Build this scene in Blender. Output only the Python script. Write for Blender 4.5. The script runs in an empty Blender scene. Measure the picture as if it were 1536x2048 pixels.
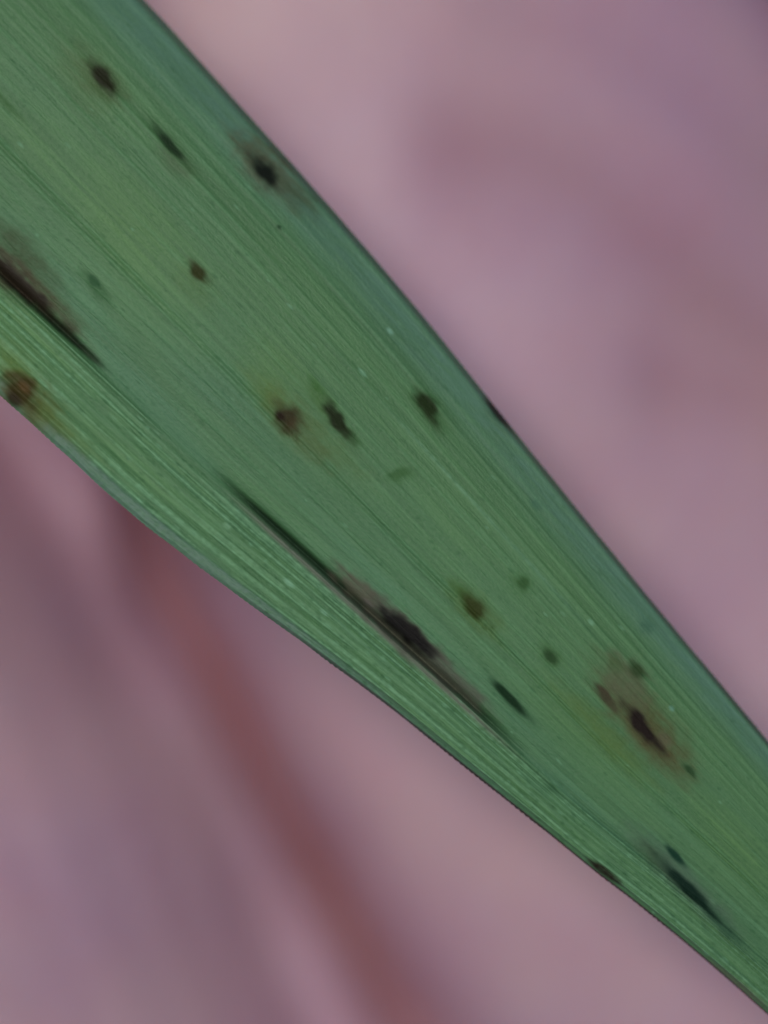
import bpy, bmesh, math
import numpy as np
from mathutils import Vector, Matrix

# ------------------------------------------------------------------ camera, sky, sun, exposure
scene = bpy.context.scene
col = scene.collection
S = 26e-3 / 1536.0            # metres per photograph pixel on the leaf
CAM_D = 0.100

cam_data = bpy.data.cameras.new('camera')
cam = bpy.data.objects.new('camera', cam_data)
col.objects.link(cam)
cam.location = (0, 0, CAM_D)
cam.rotation_euler = (0, 0, 0)
cam_data.sensor_fit = 'VERTICAL'
cam_data.sensor_height = 24.0
cam_data.lens = 24.0 * CAM_D / (2048 * S)
cam_data.clip_start = 0.002
cam_data.clip_end = 50.0
cam_data.dof.use_dof = True
cam_data.dof.focus_distance = CAM_D - 0.0003
cam_data.dof.aperture_fstop = 9.0
cam_data.dof.aperture_blades = 0
scene.camera = cam

SUN_EL, SUN_AZ = 72.0, 136.0        # degrees; azimuth counter-clockwise from +X
world = bpy.data.worlds.new('World')
scene.world = world
world.use_nodes = True
wn = world.node_tree.nodes
wl = world.node_tree.links
sky = wn.new('ShaderNodeTexSky')
sky.sky_type = 'NISHITA'
sky.sun_disc = False
sky.sun_elevation = math.radians(SUN_EL)
sky.sun_rotation = math.radians(90.0 - SUN_AZ)
sky.dust_density = 1.5
sky.air_density = 1.0
wl.new(sky.outputs['Color'], wn['Background'].inputs['Color'])
wn['Background'].inputs['Strength'].default_value = 0.06

sun_data = bpy.data.lights.new('sun', 'SUN')
sun_data.energy = 1.5
sun_data.angle = math.radians(12)
sun_data.color = (1.0, 0.965, 0.94)
sun = bpy.data.objects.new('sun', sun_data)
col.objects.link(sun)
d = Vector((math.cos(math.radians(SUN_EL)) * math.cos(math.radians(SUN_AZ)),
            math.cos(math.radians(SUN_EL)) * math.sin(math.radians(SUN_AZ)),
            math.sin(math.radians(SUN_EL))))
sun.rotation_euler = d.to_track_quat('Z', 'Y').to_euler()
sun.location = d * 0.5

vs = scene.view_settings
vs.view_transform = 'Standard'
vs.look = 'None'
vs.exposure = 0.32
vs.gamma = 1.0
vs.use_curve_mapping = False

# ------------------------------------------------------------------ helpers
rng = np.random.default_rng(11)


def lin(r, g, b):
    c = np.array([r, g, b], float) / 255.0
    return np.where(c <= 0.04045, c / 12.92, ((c + 0.055) / 1.055) ** 2.4)


def smooth(x, lo, hi):
    t = np.clip((x - lo) / (hi - lo), 0, 1)
    return t * t * (3 - 2 * t)


_tab = rng.random((256, 256))


def vnoise(x, y):
    xi = np.floor(x).astype(int)
    yi = np.floor(y).astype(int)
    fx = x - xi
    fy = y - yi
    fx = fx * fx * (3 - 2 * fx)
    fy = fy * fy * (3 - 2 * fy)
    g = lambda i, j: _tab[i & 255, j & 255]
    return ((g(xi, yi) * (1 - fx) + g(xi + 1, yi) * fx) * (1 - fy)
            + (g(xi, yi + 1) * (1 - fx) + g(xi + 1, yi + 1) * fx) * fy)


def node(nt, kind, **kw):
    n = nt.nodes.new(kind)
    for k, v in kw.items():
        setattr(n, k, v)
    return n


def mixrgb(nt, fac, a, b, mode='MIX'):
    n = nt.nodes.new('ShaderNodeMix')
    n.data_type = 'RGBA'
    n.blend_type = mode
    for sock, val in ((n.inputs[0], fac), (n.inputs[6], a), (n.inputs[7], b)):
        if hasattr(val, 'is_linked'):
            nt.links.new(val, sock)
        elif isinstance(val, (int, float)):
            sock.default_value = val
        else:
            sock.default_value = (*val, 1.0)
    return n.outputs[2]


def noise(nt, vec, scale, detail=3, rough=0.5, lo=0.0, hi=1.0):
    n = nt.nodes.new('ShaderNodeTexNoise')
    n.inputs['Scale'].default_value = scale
    n.inputs['Detail'].default_value = detail
    n.inputs['Roughness'].default_value = rough
    nt.links.new(vec, n.inputs['Vector'])
    m = nt.nodes.new('ShaderNodeMapRange')
    m.inputs['From Min'].default_value = lo
    m.inputs['From Max'].default_value = hi
    nt.links.new(n.outputs['Fac'], m.inputs['Value'])
    return m.outputs['Result']


def mapping(nt, vec, scale):
    m = nt.nodes.new('ShaderNodeMapping')
    m.inputs['Scale'].default_value = scale
    nt.links.new(vec, m.inputs['Vector'])
    return m.outputs['Vector']


# ------------------------------------------------------------------ materials
def make_skin():
    m = bpy.data.materials.new('skin')
    m.use_nodes = True
    nt = m.node_tree
    p = nt.nodes['Principled BSDF']
    tc = node(nt, 'ShaderNodeTexCoord').outputs['Object']
    big = noise(nt, tc, 55.0, 3, 0.55, 0.33, 0.67)
    mid = noise(nt, tc, 210.0, 3, 0.55, 0.3, 0.7)
    fine = noise(nt, tc, 900.0, 4, 0.6, 0.25, 0.75)
    c = mixrgb(nt, big, (0.54, 0.36, 0.36), (0.43, 0.275, 0.36))
    c = mixrgb(nt, mid, c, mixrgb(nt, 0.25, c, (0.50, 0.24, 0.25)))
    c = mixrgb(nt, fine, c, mixrgb(nt, 0.10, c, (0.35, 0.16, 0.14)))
    at = node(nt, 'ShaderNodeAttribute', attribute_name='fold_shade')
    c = mixrgb(nt, at.outputs['Fac'], c, (0.21, 0.055, 0.05))  # dark red shade of the skin folds, painted into the colour
    nt.links.new(c, p.inputs['Base Color'])
    p.inputs['Roughness'].default_value = 0.52
    p.inputs['Subsurface Weight'].default_value = 0.35
    p.inputs['Subsurface Radius'].default_value = (1.0, 0.35, 0.2)
    p.inputs['Subsurface Scale'].default_value = 0.0025
    p.inputs['Specular IOR Level'].default_value = 0.4
    w = node(nt, 'ShaderNodeTexVoronoi')
    w.inputs['Scale'].default_value = 1400.0
    nt.links.new(tc, w.inputs['Vector'])
    bmp = node(nt, 'ShaderNodeBump')
    bmp.inputs['Strength'].default_value = 0.25
    bmp.inputs['Distance'].default_value = 0.0002
    nt.links.new(w.outputs['Distance'], bmp.inputs['Height'])
    nt.links.new(bmp.outputs['Normal'], p.inputs['Normal'])
    return m


def make_leaf(under=False):
    m = bpy.data.materials.new('leaf_underside' if under else 'leaf')
    m.use_nodes = True
    nt = m.node_tree
    p = nt.nodes['Principled BSDF']
    uv = node(nt, 'ShaderNodeUVMap', uv_map='vein').outputs['UV']     # u along the blade in mm, v across in mm
    patch = noise(nt, mapping(nt, uv, (0.16, 0.75, 1)), 1.0, 2, 0.5, 0.35, 0.65)
    streak = noise(nt, mapping(nt, uv, (0.14, 4.3, 1)), 1.0, 3, 0.6, 0.36, 0.62)
    band = noise(nt, mapping(nt, uv, (0.07, 3.1, 1)), 1.0, 2, 0.5, 0.36, 0.64)
    fibre = noise(nt, mapping(nt, uv, (0.8, 9.5, 1)), 1.0, 3, 0.55, 0.28, 0.72)
    cell = noise(nt, mapping(nt, uv, (6.0, 11.0, 1)), 1.0, 3, 0.65, 0.25, 0.75)
    tint = node(nt, 'ShaderNodeAttribute', attribute_name='tint').outputs['Fac']
    g_teal = (0.047, 0.172, 0.108)
    g_yel = (0.090, 0.212, 0.034)
    g_dark = (0.036, 0.112, 0.034)
    g_light = (0.120, 0.250, 0.094)
    c = mixrgb(nt, tint, g_teal, g_yel)
    c = mixrgb(nt, patch, c, mixrgb(nt, 0.35, c, g_yel))
    c = mixrgb(nt, band, mixrgb(nt, 0.62, c, g_dark), mixrgb(nt, 0.28, c, g_light))
    c = mixrgb(nt, streak, mixrgb(nt, 0.62, c, g_dark), mixrgb(nt, 0.14, c, g_light))
    c = mixrgb(nt, fibre, c, mixrgb(nt, 0.28, c, g_light))
    c = mixrgb(nt, cell, mixrgb(nt, 0.28, c, g_dark), mixrgb(nt, 0.16, c, g_light))
    st = node(nt, 'ShaderNodeAttribute', attribute_name='stain_shade')
    al = node(nt, 'ShaderNodeAttribute', attribute_name='stain_shade_amount').outputs['Fac']
    sc_ = mixrgb(nt, cell, st.outputs['Color'], mixrgb(nt, 0.35, st.outputs['Color'], mixrgb(nt, 1.0, st.outputs['Color'], (1.7, 1.6, 1.5), 'MULTIPLY')))
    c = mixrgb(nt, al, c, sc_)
    nt.links.new(c, p.inputs['Base Color'])
    p.inputs['Roughness'].default_value = 0.55
    sp = node(nt, 'ShaderNodeMapRange')
    sp.inputs['To Min'].default_value = 0.38
    sp.inputs['To Max'].default_value = 0.12
    nt.links.new(al, sp.inputs['Value'])
    nt.links.new(sp.outputs['Result'], p.inputs['Specular IOR Level'])
    bmp = node(nt, 'ShaderNodeBump')
    bmp.inputs['Strength'].default_value = 0.55
    bmp.inputs['Distance'].default_value = 0.00003
    h = node(nt, 'ShaderNodeMath', operation='ADD')
    nt.links.new(cell, h.inputs[0])
    nt.links.new(fibre, h.inputs[1])
    nt.links.new(h.outputs[0], bmp.inputs['Height'])
    nt.links.new(bmp.outputs['Normal'], p.inputs['Normal'])
    return m


SKIN = make_skin()
LEAF = make_leaf()

# ------------------------------------------------------------------ the hand (background, palm up)
def capsule(bm, p0, r0, p1, r1, seg=28, rings=10, squash=1.0):
    """closed tapered capsule"""
    p0, p1 = Vector(p0), Vector(p1)
    ax = (p1 - p0)
    L = ax.length
    q = ax.to_track_quat('Z', 'Y').to_matrix()
    prof = []
    for i in range(rings + 1):
        t = -math.pi / 2 + (math.pi / 2) * i / rings
        prof.append((r0 * math.cos(t), r0 * math.sin(t)))
    for i in range(rings + 1):
        t = (math.pi / 2) * i / rings
        prof.append((r1 * math.cos(t), L + r1 * math.sin(t)))
    loops = []
    for r, z in prof:
        r = max(r, 0.02)
        loops.append([bm.verts.new(p0 + q @ Vector((r * math.cos(2 * math.pi * k / seg),
                                                    r * math.sin(2 * math.pi * k / seg), z)))
                      for k in range(seg)])
    for A, B in zip(loops, loops[1:]):
        for k in range(seg):
            bm.faces.new((A[k], A[(k + 1) % seg], B[(k + 1) % seg], B[k]))
    bm.faces.new(list(reversed(loops[0])))
    bm.faces.new(loops[-1])


def ellipsoid(bm, c, r, rotz=0.0):
    M = Matrix.Translation(c) @ Matrix.Rotation(math.radians(rotz), 4, 'Z') @ Matrix.Diagonal((*r, 1))
    bmesh.ops.create_uvsphere(bm, u_segments=40, v_segments=24, radius=1.0, matrix=M)


def build_hand():
    bm = bmesh.new()
    # metacarpals (mm)
    heads = [((10, 64, -31), 12.0), ((-11, 68, -30.5), 12.0), ((-31, 62, -31), 11.5), ((-48, 51, -32), 10.5)]
    for (h, r) in heads:
        capsule(bm, (h[0] * 0.45 - 6, -40, -38), 13.0, (h[0], h[1], h[2] - 3), r)
    ellipsoid(bm, (-16, 28, -38), (34, 46, 12.5))
    ellipsoid(bm, (3.6, 8.5, -31), (20.0, 52, 16.5), 26)        # ball of the thumb
    ellipsoid(bm, (-25.5, -18.5, -36.5), (22.0, 46, 25), 27)
    ellipsoid(bm, (-40, 0, -38), (16, 44, 14), -4)            # outer edge of the palm
    # thumb
    th = [((25, 2, -34), 12.5), ((45, 36, -27), 11.5), ((57, 64, -23), 10.2), ((61, 86, -19), 8.2)]
    for a, b in zip(th, th[1:]):
        capsule(bm, a[0], a[1], b[0], b[1])
    # fingers, a little curled
    fl = [(heads[0][0], 44, 26, 21, 9.6, 3), (heads[1][0], 48, 30, 22, 9.8, -1),
          (heads[2][0], 44, 28, 21, 9.2, -4), (heads[3][0], 35, 21, 19, 8.2, -9)]
    for h, l1, l2, l3, r, sx in fl:
        p = Vector(h)
        az = math.radians(sx * -1.0)
        pit = 6
        for ln, ra, rb, dp in ((l1, r * 1.08, r * 0.98, 14), (l2, r * 0.98, r * 0.9, 22), (l3, r * 0.9, r * 0.74, 0)):
            dvec = Vector((-math.sin(az) * math.cos(math.radians(pit)),
                           math.cos(az) * math.cos(math.radians(pit)), math.sin(math.radians(pit))))
            qn = p + dvec * ln
            capsule(bm, p, ra, qn, rb)
            p = qn
            pit += dp + 12
    # wrist and forearm
    capsule(bm, (-21, -46, -36), 15.5, (-26, -190, -40), 23)
    capsule(bm, (1, -46, -36), 15.0, (2, -190, -40), 23)
    capsule(bm, (-10, -40, -35), 16.0, (-12, -190, -40), 24)
    me = bpy.data.meshes.new('hand_cage')
    bm.to_mesh(me)
    bm.free()
    tmp = bpy.data.objects.new('hand_cage', me)
    col.objects.link(tmp)
    rm = tmp.modifiers.new('r', 'REMESH')
    rm.mode = 'VOXEL'
    rm.voxel_size = 0.9
    sm = tmp.modifiers.new('s', 'SMOOTH')
    sm.iterations = 10
    sm.factor = 0.5
    dg = bpy.context.evaluated_depsgraph_get()
    out = bpy.data.meshes.new_from_object(tmp.evaluated_get(dg))
    bpy.data.objects.remove(tmp)
    n = len(out.vertices)
    co = np.empty(n * 3)
    out.vertices.foreach_get('co', co)
    co = co.reshape(-1, 3)
    no = np.empty(n * 3)
    out.vertices.foreach_get('normal', no)
    no = no.reshape(-1, 3)
    up = smooth(no[:, 2], 0.0, 0.4)
    fold_shade = np.zeros(n)

    def dent(pts, depth, width, red=0.0, redw=1.0, wl=None):
        """crease: wl / width are the half-widths (mm) on the two sides of the line"""
        pts = np.array(pts, float)
        # catmull-rom resample
        P = [pts[0]]
        ext = np.vstack([2 * pts[0] - pts[1], pts, 2 * pts[-1] - pts[-2]])
        for i in range(1, len(ext) - 2):
            for t in np.linspace(0, 1, 10)[1:]:
                a, b, c, e = ext[i - 1:i + 3]
                P.append(0.5 * (2 * b + (c - a) * t + (2 * a - 5 * b + 4 * c - e) * t * t + (3 * b - a - 3 * c + e) * t ** 3))
        P = np.array(P)
        best = np.full(n, 1e9)
        side = np.zeros(n)
        tt = np.zeros(n)
        for i in range(len(P) - 1):
            a, b = P[i], P[i + 1]
            ab = b - a
            ap = co[:, :2] - a
            t = np.clip((ap @ ab) / (ab @ ab), 0, 1)
            dd = np.hypot(*(ap - t[:, None] * ab).T)
            cr = ab[0] * ap[:, 1] - ab[1] * ap[:, 0]
            m = dd < best
            best[m] = dd[m]
            side[m] = np.sign(cr[m])
            tt[m] = (i + t[m]) / (len(P) - 1)
        w = np.where(side > 0, width, width if wl is None else wl)
        fade = smooth(tt, 0, 0.18) * smooth(1 - tt, 0, 0.18)
        g = np.exp(-(best / w) ** 2) * fade * up
        co[:, 2] -= depth * g
        np.maximum(fold_shade, red * np.exp(-(best / (w * redw)) ** 1.3) * fade * up, out=fold_shade)

    # the fold at the foot of the thumb ball, running down to the wrist
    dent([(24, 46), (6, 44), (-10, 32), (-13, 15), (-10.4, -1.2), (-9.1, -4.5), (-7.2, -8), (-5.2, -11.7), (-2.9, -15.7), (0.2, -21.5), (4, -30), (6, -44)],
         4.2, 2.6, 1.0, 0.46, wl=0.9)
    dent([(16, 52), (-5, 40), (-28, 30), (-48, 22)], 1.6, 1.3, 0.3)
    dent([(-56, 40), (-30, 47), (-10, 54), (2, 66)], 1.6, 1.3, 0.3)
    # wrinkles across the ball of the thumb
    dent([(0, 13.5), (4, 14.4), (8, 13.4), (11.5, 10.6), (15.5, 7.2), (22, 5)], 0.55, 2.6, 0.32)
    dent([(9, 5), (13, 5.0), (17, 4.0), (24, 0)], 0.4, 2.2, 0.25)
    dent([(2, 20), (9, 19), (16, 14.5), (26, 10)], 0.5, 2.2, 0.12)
    dent([(-6, -5), (-10.5, -1.5), (-15, 1.5), (-21, 3.5), (-30, 4)], 1.3, 4.6, 0.40, 1.0)  # shaded hollow beside the leaf, its shade painted dark red
    # fine lines on the palm left of the fold
    for k, (x, dx) in enumerate([(-22, 7.5), (-19.3, 6.6), (-16.6, 7.2), (-13.6, 6.2), (-11.0, 5.6), (-25, 7)]):
        dent([(x, -2), (x + dx * 0.6, -12), (x + dx * 1.4, -24)], 0.09 + 0.05 * (k % 2), 0.6)
    co += no * (vnoise(co[:, 0] * 0.16 + 40, co[:, 1] * 0.16 + 7) - 0.5)[:, None] * 0.7
    co[:, 2] -= 3.0
    out.vertices.foreach_set('co', (co * 1e-3).ravel())
    at = out.attributes.new('fold_shade', 'FLOAT', 'POINT')
    at.data.foreach_set('value', fold_shade)
    out.polygons.foreach_set('use_smooth', np.ones(len(out.polygons), bool))
    out.materials.clear()
    out.materials.append(SKIN)
    out.name = 'hand'
    out.update()
    o = bpy.data.objects.new('hand', out)
    col.objects.link(o)
    o['label'] = 'pinkish open palm with a deep red fold, blurred behind the spotted leaf'
    o['category'] = 'hand'
    return o


HAND = build_hand()

# ------------------------------------------------------------------ the grass blade
# outline in photograph pixels: a = x + y runs along the blade, b = x - y across it
U_K = np.array([(-3600, 250), (-1500, 330), (-300, 318), (300, 300), (565, 285), (935, 265), (1258, 242), (1507, 219), (1748, 190),
                (1959, 166), (2270, 132), (2485, 110), (2669, 92), (2820, 79), (3011, 61), (3600, 0), (4800, -130), (6500, -340)], float)
C_K = np.array([(-3600, -560), (-1500, -575), (0, -557), (548, -546), (743, -537), (946, -531), (1431, -513), (1699, -500), (2015, -484),
                (2265, -469), (2504, -460), (2794, -446), (3015, -424), (3202, -404), (3500, -385), (4800, -350), (6500, -341)], float)
L_K = np.array([(-3600, -900), (-1500, -850), (0, -812), (794, -790), (1013, -777), (1195, -772), (1342, -759), (1460, -744), (1663, -715),
                (1866, -683), (2163, -640), (2467, -606), (2745, -574), (2909, -559), (3060, -538), (3217, -521), (3381, -508),
                (3568, -497), (4800, -425), (6500, -342)], float)


def curve(K):
    """smooth interpolation of the outline points"""
    xs = np.arange(K[0, 0], K[-1, 0] + 1, 5.0)
    ys = np.interp(xs, K[:, 0], K[:, 1])
    k = np.exp(-np.linspace(-2, 2, 61) ** 2)
    k /= k.sum()
    pad = np.concatenate([np.full(30, ys[0]), ys, np.full(30, ys[-1])])
    ys = np.convolve(pad, k, 'valid')
    return lambda a: np.interp(a, xs, ys)


bU, bC, bL = curve(U_K), curve(C_K), curve(L_K)
R2 = math.sqrt(2)

# veins: positions (fraction of half width), height, half width
VU = [(x + rng.normal(0, 0.010), rng.uniform(0.1, 1.0), rng.uniform(0.006, 0.014)) for x in np.linspace(0.03, 0.97, 34)]
VL = [(x + rng.normal(0, 0.012), rng.uniform(0.7, 1.3), rng.uniform(0.022, 0.036)) for x in np.linspace(0.08, 0.84, 10)]


def ridges(w, a, V, amp):
    z = np.zeros_like(w)
    for i, (c, h, s) in enumerate(V):
        k = 0.15 + 1.5 * vnoise(a / 260.0 + 13 * i, np.full_like(a, 3.7 * i))
        z += amp * h * k * np.exp(-((w - c) / s) ** 2)
    return z


def leaf_z(a, b):
    """height (px) of the upper leaf surface"""
    u, c, l = bU(a), bC(a), bL(a)
    Wu = np.maximum((u - c) / R2, 1.0)
    Wl = np.maximum((c - l) / R2, 1.0)
    w = np.clip((b - c) / R2 / Wu, 0, 1.0)
    q = np.clip((c - b) / R2 / Wl, 0, 1.0)
    e = (b - c) / R2
    zu = Wu * (0.10 * w - 0.24 * w ** 2.8) - 26 * smooth(w, 0.965, 1.0) ** 2
    zl = Wl * (0.16 * q - 0.06 * q ** 2) - Wl * (0.15 + 0.75 * smooth(a, 1600, 2400)) * np.maximum(q - 0.84, 0) - (5 + 17 * smooth(a, 1500, 2300)) * smooth(q, 0.93, 1.0) ** 2
    z = np.where(e >= 0, zu, zl)
    z = z + np.where(e >= 0, ridges(w, a, VU, 2.0), ridges(q, a, VL, 4.5))
    # secondary folds beside the midrib on the upper half
    z -= 1.8 * np.exp(-((w - 0.305) / 0.012) ** 2)
    gs = 0.02 + 0.98 * np.clip(smooth(a, 1300, 1700) * smooth(-a, -2640, -2280) + smooth(-a, -1000, -600) + 0.15 * smooth(a, 3000, 3100), 0, 1)
    z -= gs * 20 * np.exp(-(np.where(e > 0, e / 9.0, e / 5.0)) ** 2)
    z += (1 + 4.0 * gs) * np.exp(-((e + 13) / 6.0) ** 2)
    # the whole blade arches and droops beyond the frame
    z -= 30 * ((a - 1800) / 1800.0) ** 2 * (np.abs(a - 1800) < 1e9)
    z -= 5.0e-5 * np.maximum(np.abs(a - 1800) - 1900, 0) ** 2
    z += 10 * (vnoise(a / 420.0, b / 260.0 + 9) - 0.5)
    return z


# marks: cx, cy, length, width, angle (deg below +x), colour, amount, softness, raggedness
HALO = [
    (172, 150, 170, 105, 50, (86, 98, 66), 0.42, 0.9, 0.5), (205, 160, 125, 70, 50, (66, 78, 44), 0.5, 0.7, 0.4),
    (345, 322, 110, 55, 45, (82, 88, 70), 0.45, 0.8, 0.5), (340, 287, 160, 36, 47, (45, 78, 42), 0.5, 0.8, 0.3),
    (530, 330, 230, 86, 48, (80, 80, 66), 0.80, 0.6, 0.5), (600, 395, 130, 44, 46, (66, 82, 66), 0.55, 0.8, 0.5),
    (390, 570, 110, 70, 50, (92, 112, 70), 0.35, 0.9, 0.6), (190, 572, 120, 26, 48, (52, 86, 52), 0.6, 0.8, 0.6),
    (545, 800, 170, 60, 50, (86, 104, 46), 0.55, 0.9, 0.5), (600, 860, 190, 80, 47, (84, 88, 56), 0.50, 0.9, 0.6),
    (650, 880, 230, 70, 46, (82, 100, 62), 0.45, 0.9, 0.6), (650, 812, 140, 44, 50, (70, 98, 52), 0.55, 0.8, 0.4),
    (700, 870, 80, 22, 48, (52, 84, 42), 0.6, 0.8, 0.4), (860, 818, 130, 58, 52, (60, 92, 52), 0.55, 0.8, 0.4),
    (60, 800, 200, 88, 46, (88, 90, 48), 0.75, 0.7, 0.5), (120, 850, 230, 46, 40, (90, 108, 58), 0.40, 0.9, 0.5),
    (30, 730, 130, 60, 45, (98, 116, 58), 0.55, 0.9, 0.4),
    (40, 500, 270, 66, 47, (68, 80, 58), 0.80, 0.8, 0.4), (85, 590, 260, 44, 44, (70, 62, 46), 0.80, 0.7, 0.4), (135, 668, 230, 20, 42.5, (30, 40, 26), 0.9, 0.6, 0.2),
    (15, 545, 150, 66, 45, (72, 66, 52), 0.8, 0.5, 0.4),
    (800, 1262, 380, 66, 41.5, (80, 77, 70), 0.92, 0.5, 0.5), (900, 1350, 240, 46, 42, (84, 84, 76), 0.8, 0.6, 0.4),
    (715, 1180, 110, 40, 42, (90, 86, 74), 0.7, 0.7, 0.6),
    (1030, 1410, 170, 34, 46, (58, 92, 66), 0.5, 0.9, 0.3), (950, 1222, 140, 70, 47, (78, 96, 48), 0.55, 0.8, 0.5),
    (930, 1190, 90, 26, 50, (56, 86, 36), 0.55, 0.8, 0.4),
    (1290, 1440, 310, 106, 50, (80, 80, 52), 0.85, 0.75, 0.3), (1300, 1475, 235, 66, 49, (80, 68, 46), 0.65, 0.8, 0.3),
    (1250, 1370, 150, 90, 60, (90, 92, 74), 0.6, 0.7, 0.6), (1210, 1470, 300, 50, 46, (84, 102, 54), 0.55, 0.9, 0.5),
    (1340, 1720, 170, 44, 46, (74, 100, 86), 0.5, 0.9, 0.4), (1375, 1772, 320, 56, 45, (78, 96, 84), 0.75, 0.7, 0.4),
    (1305, 1712, 90, 40, 43, (62, 82, 62), 0.7, 0.7, 0.4), (1440, 1845, 160, 26, 47, (44, 78, 60), 0.6, 0.8, 0.4),
    (1230, 1330, 40, 30, 48, (70, 88, 56), 0.6, 0.8, 0.6), (1100, 1312, 80, 46, 48, (62, 96, 52), 0.5, 0.9, 0.5),
    (1045, 1168, 62, 44, 48, (66, 102, 60), 0.5, 0.9, 0.5), (800, 950, 80, 34, -10, (66, 100, 60), 0.5, 0.9, 0.6),
    (1000, 828, 110, 40, 52, (62, 82, 70), 0.5, 0.8, 0.4), (12, 205, 110, 16, 47, (48, 84, 40), 0.65, 0.8, 0.5),
    (630, 768, 70, 18, 48, (52, 90, 38), 0.6, 0.8, 0.5), (1100, 1575, 60, 14, 42, (50, 84, 58), 0.6, 0.8, 0.5),
    (1295, 1255, 42, 30, 48, (54, 88, 74), 0.6, 0.8, 0.5), (1210, 1744, 90, 17, 37, (38, 34, 24), 0.9, 0.6, 0.3),
    (1480, 1975, 170, 22, 39, (92, 86, 78), 0.6, 0.7, 0.4), (1075, 1010, 34, 20, 45, (56, 92, 80), 0.5, 0.9, 0.5),
]
# each of these is also a raised spot of its own
CORE = [
    (203, 150, 90, 38, 54, (30, 32, 14), 0.95, 'small dark olive spot near the broad upper end of the leaf'),
    (338, 286, 96, 22, 49, (22, 42, 20), 0.92, 'thin dark green dash between two brown spots'),
    (528, 340, 92, 40, 56, (16, 22, 14), 0.97, 'blackish spot in a grey brown halo close to the upper edge'),
    (398, 548, 60, 30, 52, (42, 46, 12), 0.93, 'short brown spot standing alone in mid leaf'),
    (188, 562, 38, 20, 45, (40, 76, 44), 0.75, 'faint green fleck beside the midrib'),
    (577, 838, 80, 56, 50, (46, 40, 18), 0.92, 'reddish brown rounded spot, left of a pair'),
    (676, 842, 100, 34, 56, (26, 36, 12), 0.95, 'dark elongated spot, right of a pair'),
    (857, 815, 96, 36, 56, (28, 42, 14), 0.95, 'dark elongated spot beside a pale vein'),
    (998, 822, 84, 24, 53, (20, 34, 24), 0.92, 'dark spot on the upper edge of the leaf'),
    (797, 947, 46, 22, -16, (50, 84, 42), 0.52, 'faint green fleck in mid leaf'),
    (42, 782, 100, 66, 52, (58, 48, 20), 0.88, 'ragged brown blotch on the lower edge'),
    (46, 572, 220, 40, 44, (42, 36, 26), 0.95, 'long brown streak in the midrib at the left'),
    (815, 1264, 170, 40, 41.5, (20, 18, 14), 0.96, 'long blackish streak on the midrib'),
    (1018, 1396, 124, 19, 47, (12, 40, 16), 0.95, 'thin blackish green dash below mid leaf'),
    (951, 1214, 84, 44, 50, (46, 54, 18), 0.92, 'triangular olive brown spot'),
    (1046, 1168, 38, 26, 50, (44, 76, 36), 0.75, 'faint dark green fleck'),
    (1101, 1312, 48, 25, 46, (34, 60, 28), 0.85, 'small dark green spot'),
    (1284, 1452, 150, 34, 51, (28, 20, 14), 0.97, 'black core of the large brown blotch'),
    (1210, 1392, 90, 22, 50, (58, 50, 34), 0.85, 'brown streak at the head of the large blotch'),
    (1276, 1340, 54, 26, 48, (44, 62, 32), 0.88, 'small dark spot above the large blotch'),
    (1379, 1540, 48, 16, 46, (36, 62, 32), 0.85, 'short dark dash below the large blotch'),
    (1351, 1711, 68, 18, 47, (16, 50, 34), 0.93, 'short dark dash above the long dark streak'),
    (1378, 1778, 190, 26, 45.5, (12, 36, 24), 0.95, 'long blackish green streak near the narrow end'),
    (557, 452, 13, 9, 48, (30, 62, 34), 0.8, 'tiny dark dot near the upper edge'),
]
PITS_GLINTS = [(560, 832, 26, 18, 50, (28, 14, 6), 0.8), (30, 800, 40, 26, 50, (34, 26, 10), 0.8), (588, 848, 26, 30, 50, (66, 54, 30), 0.35),
        (735, 1205, 30, 12, 42, (96, 92, 84), 0.5), (1330, 1480, 40, 26, 50, (92, 90, 70), 0.4), (50, 775, 30, 20, 50, (90, 66, 34), 0.5),
        (455, 1052, 20, 11, 40, (140, 184, 145), 0.36), (578, 1166, 30, 11, 40, (140, 188, 152), 0.4), (648, 1225, 22, 8, 40, (130, 176, 145), 0.35),  # sparkles painted as pale specks, here and below
        (780, 660, 18, 9, 48, (120, 165, 140), 0.6), (725, 745, 26, 9, 48, (112, 158, 124), 0.5), (1183, 1245, 16, 10, 48, (112, 158, 124), 0.5),
        (1345, 1418, 14, 10, 48, (110, 160, 140), 0.45)]


def ell(x, y, cx, cy, L, W, ang):
    t = math.radians(ang)
    dx, dy = x - cx, y - cy
    p = dx * math.cos(t) + dy * math.sin(t)
    s = -dx * math.sin(t) + dy * math.cos(t)
    return p / (L / 2), s / (W / 2)


# scattered freckles
FLECK = []
for _ in range(900):
    a = rng.uniform(0, 3600)
    if rng.random() < 0.5:
        q = rng.uniform(0.05, 0.97)
        b = bC(a) - q * (bC(a) - bL(a))
        dark = rng.random() < 0.84
    else:
        w = rng.uniform(0.02, 0.98) ** 1.3
        b = bC(a) + w * (bU(a) - bC(a))
        dark = rng.random() < 0.9
    FLECK.append(((a + b) / 2, (a - b) / 2, rng.uniform(7, 20), rng.uniform(4, 7.5), 43 + rng.normal(0, 3),
                  (44, 84, 50) if dark else (112, 158, 120), rng.uniform(0.15, 0.45)))


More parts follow.
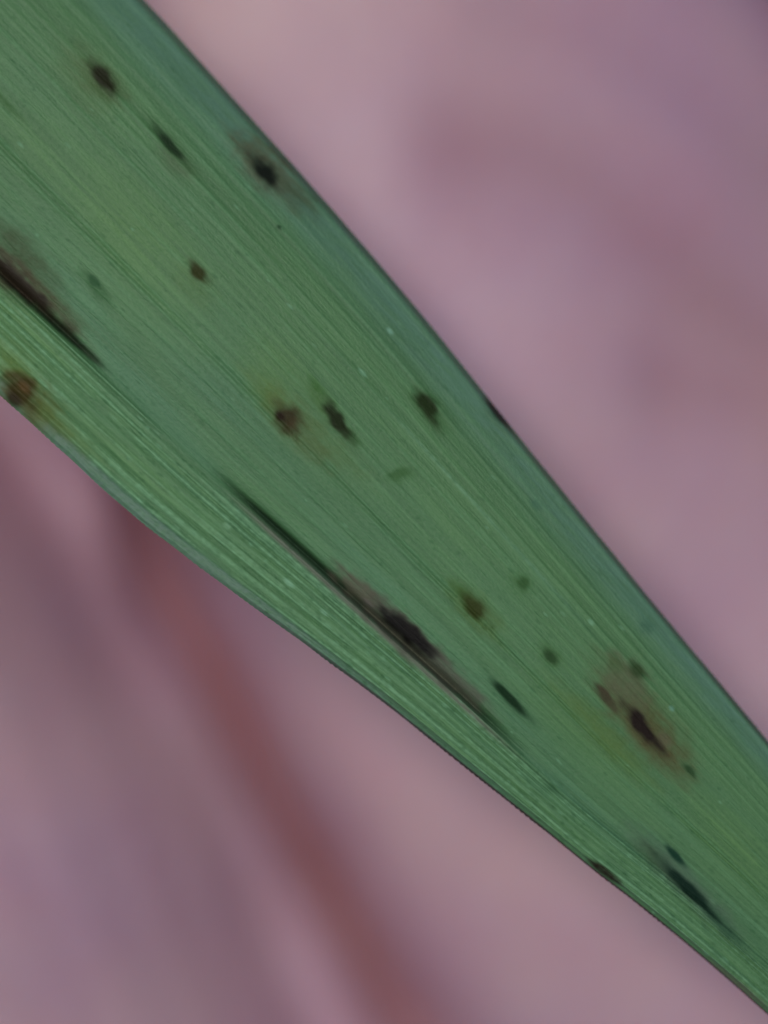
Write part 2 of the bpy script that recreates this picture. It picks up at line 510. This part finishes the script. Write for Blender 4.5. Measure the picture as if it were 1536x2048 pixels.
def stain_shade(a, b):
    x, y = (a + b) / 2, (a - b) / 2
    rgb = np.zeros((len(a), 3))
    al = np.zeros(len(a))

    def over(m, c, i=slice(None)):
        c = lin(*c)
        m = np.clip(m, 0, 1)
        na = m + al[i] * (1 - m)
        k = np.where(na > 1e-6, m / np.maximum(na, 1e-6), 0)[:, None]
        rgb[i] = rgb[i] * (1 - k) + c * k
        al[i] = na

    order = np.argsort(a, kind='stable')
    a_sorted = a[order]

    def near(cx, cy, R):
        i0, i1 = np.searchsorted(a_sorted, (cx + cy - R2 * R, cx + cy + R2 * R))
        i = order[i0:i1]
        return i[np.abs(x[i] - y[i] - (cx - cy)) < R2 * R]

    n1 = vnoise(x / 17.0, y / 17.0) - 0.5
    fx, fy = (x + y) / R2, (x - y) / R2
    n2 = vnoise(fx / 40.0, fy / 6.5) - 0.5
    n3 = vnoise(x / 6.0 + 50, y / 6.0) - 0.5
    u, c, l = bU(a), bC(a), bL(a)
    # margins with sheen and shade painted in, lesion and shade in the midrib groove
    q = (c - b) / np.maximum(c - l, 1)
    w = (b - c) / np.maximum(u - c, 1)
    e = (b - c) / R2
    over(np.clip(0.34 * smooth(w, 0.78, 0.95) * (1 + 0.8 * n2), 0, 1), (90, 122, 114))  # sky sheen of the upper margin painted bluish grey
    over(np.clip(0.24 * smooth(q, 0.1, 0.3) * smooth(-q, -0.86, -0.80) * (1 + 1.6 * n2), 0, 1), (104, 146, 98))
    lo = (q > 0.07) & (q < 0.88)
    rv = ridges(np.clip(q, 0, 1), a, VL, 1.0)
    over(np.where(lo, 0.60 * smooth(-rv, -0.30, 0.0) * (0.7 + 1.3 * n2), 0), (44, 88, 46))  # relief shade painted into the gaps between veins
    over(np.where(lo, 0.46 * smooth(rv, 0.45, 1.1) * (1 + 1.4 * n3), 0), (112, 156, 114))  # lit vein crests painted lighter
    ru = ridges(np.clip(w, 0, 1), a, VU, 1.0)
    over(np.where(e > 0, 0.22 * smooth(ru, 0.45, 1.0) * (1 + 1.2 * n3), 0), (96, 140, 98))
    over(0.92 * smooth(q, 0.94, 0.975) * smooth(a, 1600, 2500) + 0 * a, (30, 32, 22))  # brown lower rim with the shade of the edge painted in
    over(0.45 * smooth(w, 0.975, 0.995) * (0.6 + n2), (70, 74, 66))  # thin greyish upper rim
    over(np.clip(0.42 * smooth(q, 0.84, 0.87) * smooth(-a, -2900, -1500) * (0.8 + 0.9 * n3), 0, 1), (112, 128, 122))  # sky sheen painted pale on the lower margin
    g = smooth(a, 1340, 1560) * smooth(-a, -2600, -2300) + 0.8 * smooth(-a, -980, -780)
    over(np.clip(0.95 * g, 0, 1) * np.exp(-((e - 2) / 7.0) ** 2), (16, 26, 16))  # slit shade and lesion painted dark along the groove
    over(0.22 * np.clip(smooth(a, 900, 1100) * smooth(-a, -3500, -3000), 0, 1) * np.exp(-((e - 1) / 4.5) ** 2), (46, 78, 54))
    over(0.75 * smooth(a, 1380, 1640) * smooth(-a, -2600, -2350) * np.exp(-((e + 13) / 6.0) ** 2), (104, 104, 92))
    over(0.55 * smooth(a, 880, 960) * smooth(-a, -1420, -1330) * np.exp(-((e - 4) / 13.0) ** 2), (82, 122, 88))
    # the pale raised vein of the upper half
    wv = 0.655 + 0.00002 * (a - 1850)
    over(0.28 * smooth(a, 1500, 1850) * smooth(-a, -2500, -2200) * np.exp(-((w - wv) / 0.008) ** 2) * (1 + n3), (124, 166, 130))
    for cx, cy, L, W, ang, c_, amt in FLECK:
        i = near(cx, cy, L)
        if len(i):
            p, s = ell(x[i], y[i], cx, cy, L, W, ang)
            over(amt * (1 - smooth(np.hypot(p, s), 0.4, 1.35)), c_, i)
    for cx, cy, L, W, ang, c_, amt, soft, rag in HALO:
        i = near(cx, cy, L * 0.95)
        if not len(i):
            continue
        p, s = ell(x[i], y[i], cx, cy, L, W, ang)
        r = np.hypot(p, s) + rag * (0.7 * n1[i] + 0.9 * n2[i])
        c_ = (c_[0] * 0.94, c_[1] * 1.0, c_[2] * 0.90)
        over(amt * (1 - smooth(r, 1 - soft, 1 + 0.45 * soft)) * (1 + 0.35 * n3[i]), c_, i)
    for k, (cx, cy, L, W, ang, c_, amt, _) in enumerate(CORE):
        i = near(cx, cy, L * 0.95)
        if not len(i):
            continue
        p, s = ell(x[i], y[i], cx, cy, L, W, ang)
        big = min(W, 40) / 40.0
        # pointed, slightly lop-sided outline
        sk = s + 0.22 * math.sin(k * 2.4) * (p * p - 0.4)
        r = (np.abs(p) ** 1.55 + np.abs(sk) ** 2.0) ** 0.55 + 0.42 * big * n1[i] + 0.30 * n2[i]
        over(min(1, amt + 0.04) * (1 - smooth(r, 0.40, 1.28)), c_, i)
    for cx, cy, L, W, ang, c_, amt in PITS_GLINTS:
        i = near(cx, cy, L)
        if len(i):
            p, s = ell(x[i], y[i], cx, cy, L, W, ang)
            over(amt * (1 - smooth(np.hypot(p, s), 0.4, 1.35)), c_, i)
    return rgb, np.clip(al, 0, 1)


YEL = [(250, 450, 520, 240, 47, 0.95), (560, 740, 240, 130, 48, 1.0), (650, 850, 420, 170, 47, 0.5), (860, 830, 300, 150, 48, 0.4),
       (1000, 930, 420, 120, 48, 0.4), (1180, 1470, 420, 100, 47, 0.9), (1470, 1690, 360, 130, 48, 0.9), (30, 650, 420, 150, 44, 1.0),
       (230, 900, 560, 60, 40, 0.8), (950, 1200, 420, 150, 48, 0.55), (90, 300, 460, 240, 47, 0.7), (560, 1020, 300, 50, 42, 0.45)]


def tint(a, b):
    x, y = (a + b) / 2, (a - b) / 2
    w = (b - bC(a)) / np.maximum(bU(a) - bC(a), 1)
    t = 0.45 * smooth(w, 0.22, 0.42) * smooth(-w, -0.95, -0.7)
    for cx, cy, L, W, ang, amt in YEL:
        p, s = ell(x, y, cx, cy, L, W, ang)
        t = np.maximum(t, amt * np.exp(-(p * p + s * s) * 0.9))
    return np.clip(t, 0, 1)


def place(a, b, z):
    return np.stack([((a + b) / 2 - 768) * S, -((a - b) / 2 - 1024) * S, z * S], 1)


def uv_of(a, b):
    w = (b - bC(a)) / np.maximum(bU(a) - bC(a), 1)
    q = (bC(a) - b) / np.maximum(bC(a) - bL(a), 1)
    v = 57.7 + np.where(b >= bC(a), w * 10.0, -q * 3.6)
    return np.stack([a / R2 * S * 1000, v], 1)


def normals(a, b):
    h = 1.2
    ax = (leaf_z(a + h, b + h) - leaf_z(a - h, b - h)) / (2 * h)        # dz/dx (px)
    ay = (leaf_z(a + h, b - h) - leaf_z(a - h, b + h)) / (2 * h)        # dz/dy (px, downwards)
    n = np.stack([-ax, ay, np.ones_like(ax)], 1)
    return n / np.linalg.norm(n, axis=1)[:, None]


def leaf_mesh(name, a, b, z, faces, mat, parent, nrm=None):
    me = bpy.data.meshes.new(name)
    co = place(a, b, z)
    faces = np.asarray(faces, np.int32)
    me.vertices.add(len(co))
    me.vertices.foreach_set('co', co.ravel())
    k = faces.shape[1]
    me.loops.add(faces.size)
    me.loops.foreach_set('vertex_index', faces.ravel())
    me.polygons.add(len(faces))
    me.polygons.foreach_set('loop_start', np.arange(0, faces.size, k, dtype=np.int32))
    me.update(calc_edges=True)
    me.polygons.foreach_set('use_smooth', np.ones(len(faces), bool))
    uv = me.uv_layers.new(name='vein')
    uv.data.foreach_set('uv', uv_of(a, b)[faces.ravel()].astype(np.float32).ravel())
    rgb, al = stain_shade(a, b)
    c = me.attributes.new('stain_shade', 'FLOAT_COLOR', 'POINT')
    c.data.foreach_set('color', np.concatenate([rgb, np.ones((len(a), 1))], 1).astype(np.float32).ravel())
    f = me.attributes.new('stain_shade_amount', 'FLOAT', 'POINT')
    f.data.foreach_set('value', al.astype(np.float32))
    f = me.attributes.new('tint', 'FLOAT', 'POINT')
    f.data.foreach_set('value', tint(a, b).astype(np.float32))
    me.materials.append(mat)
    if nrm is not None:
        me.normals_split_custom_set_from_vertices([tuple(v) for v in nrm])
    o = bpy.data.objects.new(name, me)
    col.objects.link(o)
    o.parent = parent
    return o


blade = bpy.data.objects.new('grass_blade', None)
blade.empty_display_size = 0.01
col.objects.link(blade)
blade['label'] = 'long green grass blade with brown fungus spots lying diagonally across the palm'
blade['category'] = 'leaf'

ALONG = np.concatenate([np.linspace(-3600, -250, 60)[:-1], np.arange(-250, 3750, 6.0), np.linspace(3750, 6490, 60)])


def serrate(a, edge):
    """tiny teeth along the blade's edge (px)"""
    t = (a / 17.0 + 0.8 * vnoise(a / 60.0, a * 0 + 4)) % 1.0
    return np.where(t < 0.7, t / 0.7, (1 - t) / 0.3) * 2.4 * vnoise(a / 90.0 + 7, a * 0 + edge)


def strip(name, f0, f1, n, label=None):
    """a lengthwise strip between two cross positions; -1 lower edge, 0 midrib, +1 upper edge"""
    fr = np.linspace(f0, f1, n)
    A, F = np.meshgrid(ALONG, fr, indexing='ij')
    a, f = A.ravel(), F.ravel()
    b = np.where(f >= 0, bC(a) + f * (bU(a) - bC(a)), bC(a) + f * (bC(a) - bL(a)))
    b = b - np.where(f <= -0.999, 1.5 * serrate(a, 1.0), 0) + np.where(f >= 0.999, 0.8 * serrate(a, 5.0), 0)
    na = len(ALONG)
    idx = np.arange(na * n).reshape(na, n)
    faces = np.stack([idx[:-1, :-1], idx[1:, :-1], idx[1:, 1:], idx[:-1, 1:]], -1).reshape(-1, 4)
    o = leaf_mesh(name, a, b, leaf_z(a, b), faces, LEAF, blade, normals(a, np.clip(b, bL(a) + 1.7, bU(a) - 1.7)))
    if label:
        o['label'] = label
    return o


strip('leaf_margin', -1.0, -0.86, 14, 'pale grey green rolled margin along the lower edge')
LOWER = strip('leaf_half', -0.86, -0.10, 74, 'narrow light green half below the midrib')
MIDRIB = strip('midrib', -0.10, 0.034, 26, 'dark groove of the midrib, lesion and shade painted in')
UPPER = strip('leaf_half', 0.034, 0.965, 230, 'broad green half above the midrib')
strip('leaf_margin', 0.965, 1.0, 12, 'thin darker margin along the upper edge')

# underside with the closed edge wall
au = np.concatenate([np.linspace(-3600, -250, 60)[:-1], np.arange(-250, 3750, 24.0), np.linspace(3750, 6490, 60)])
fr = np.concatenate([[-1.0], np.linspace(-0.985, 0.985, 50), [1.0]])
A, F = np.meshgrid(au, fr, indexing='ij')
a, f = A.ravel(), F.ravel()
b = np.where(f >= 0, bC(a) + f * (bU(a) - bC(a)), bC(a) + f * (bC(a) - bL(a)))
thick = 13.0 * smooth(1 - np.abs(f), 0.0, 0.02) + 0.0
bs = np.clip(b, bL(a) + 0.0, bU(a))
zz = leaf_z(a, bs) - np.where(np.abs(f) > 0.999, 1.0, 4.0 + thick)
nu, nv = len(au), len(fr)
idx = np.arange(nu * nv).reshape(nu, nv)
fc = np.stack([idx[:-1, :-1], idx[:-1, 1:], idx[1:, 1:], idx[1:, :-1]], -1).reshape(-1, 4)
leaf_mesh('leaf_underside', a, b, zz, fc, LEAF, blade)


# the spots: thin raised scabs on the blade
def spot(k, cx, cy, L, W, ang, label):
    rings, seg = (11, 32) if W < 33 or L < 95 else (22, 96)
    t = math.radians(ang)
    ca, sa = math.cos(t), math.sin(t)
    px, py, rr = [cx], [cy], [0.0]
    for i in range(1, rings + 1):
        r = i / rings * 1.16
        for j in range(seg):
            ph = 2 * math.pi * j / seg
            wob = 1 + 0.10 * math.sin(3 * ph + k) + 0.06 * math.sin(5 * ph + 2.1 * k)
            p, s = r * wob * L / 2 * math.cos(ph), r * wob * W / 2 * math.sin(ph)
            px.append(cx + p * ca - s * sa)
            py.append(cy + p * sa + s * ca)
            rr.append(r / 1.16)
    px, py, rr = np.array(px), np.array(py), np.array(rr)
    a, b = px + py, px - py
    b = np.clip(b, bL(a) + 2, bU(a) - 1)
    lift = 0.7 + min(2.6, W * 0.09) * (1 - rr ** 2)
    tri = []
    for j in range(seg):
        tri.append((0, 1 + (j + 1) % seg, 1 + j))
    quads = []
    for i in range(rings - 1):
        for j in range(seg):
            q0 = 1 + i * seg + j
            q1 = 1 + i * seg + (j + 1) % seg
            quads += [(q0, q1, q1 + seg), (q0, q1 + seg, q0 + seg)]
    faces = np.array(tri + quads)
    e0 = (cx - cy - bC(np.array([cx + cy]))[0]) / R2
    host = LOWER if e0 < -22 else MIDRIB if e0 < 16 else UPPER
    o = leaf_mesh('spot', a, b, leaf_z(a, b) + lift, faces, LEAF, host, normals(a, np.clip(b, bL(a) + 3, bU(a) - 3)))
    # faces must look up
    me = o.data
    if sum(p.normal.z for p in me.polygons) < 0:
        me.flip_normals()
    o['label'] = label


for k, (cx, cy, L, W, ang, c_, amt, lab) in enumerate(CORE):
    spot(k, cx, cy, L, W, ang, lab)
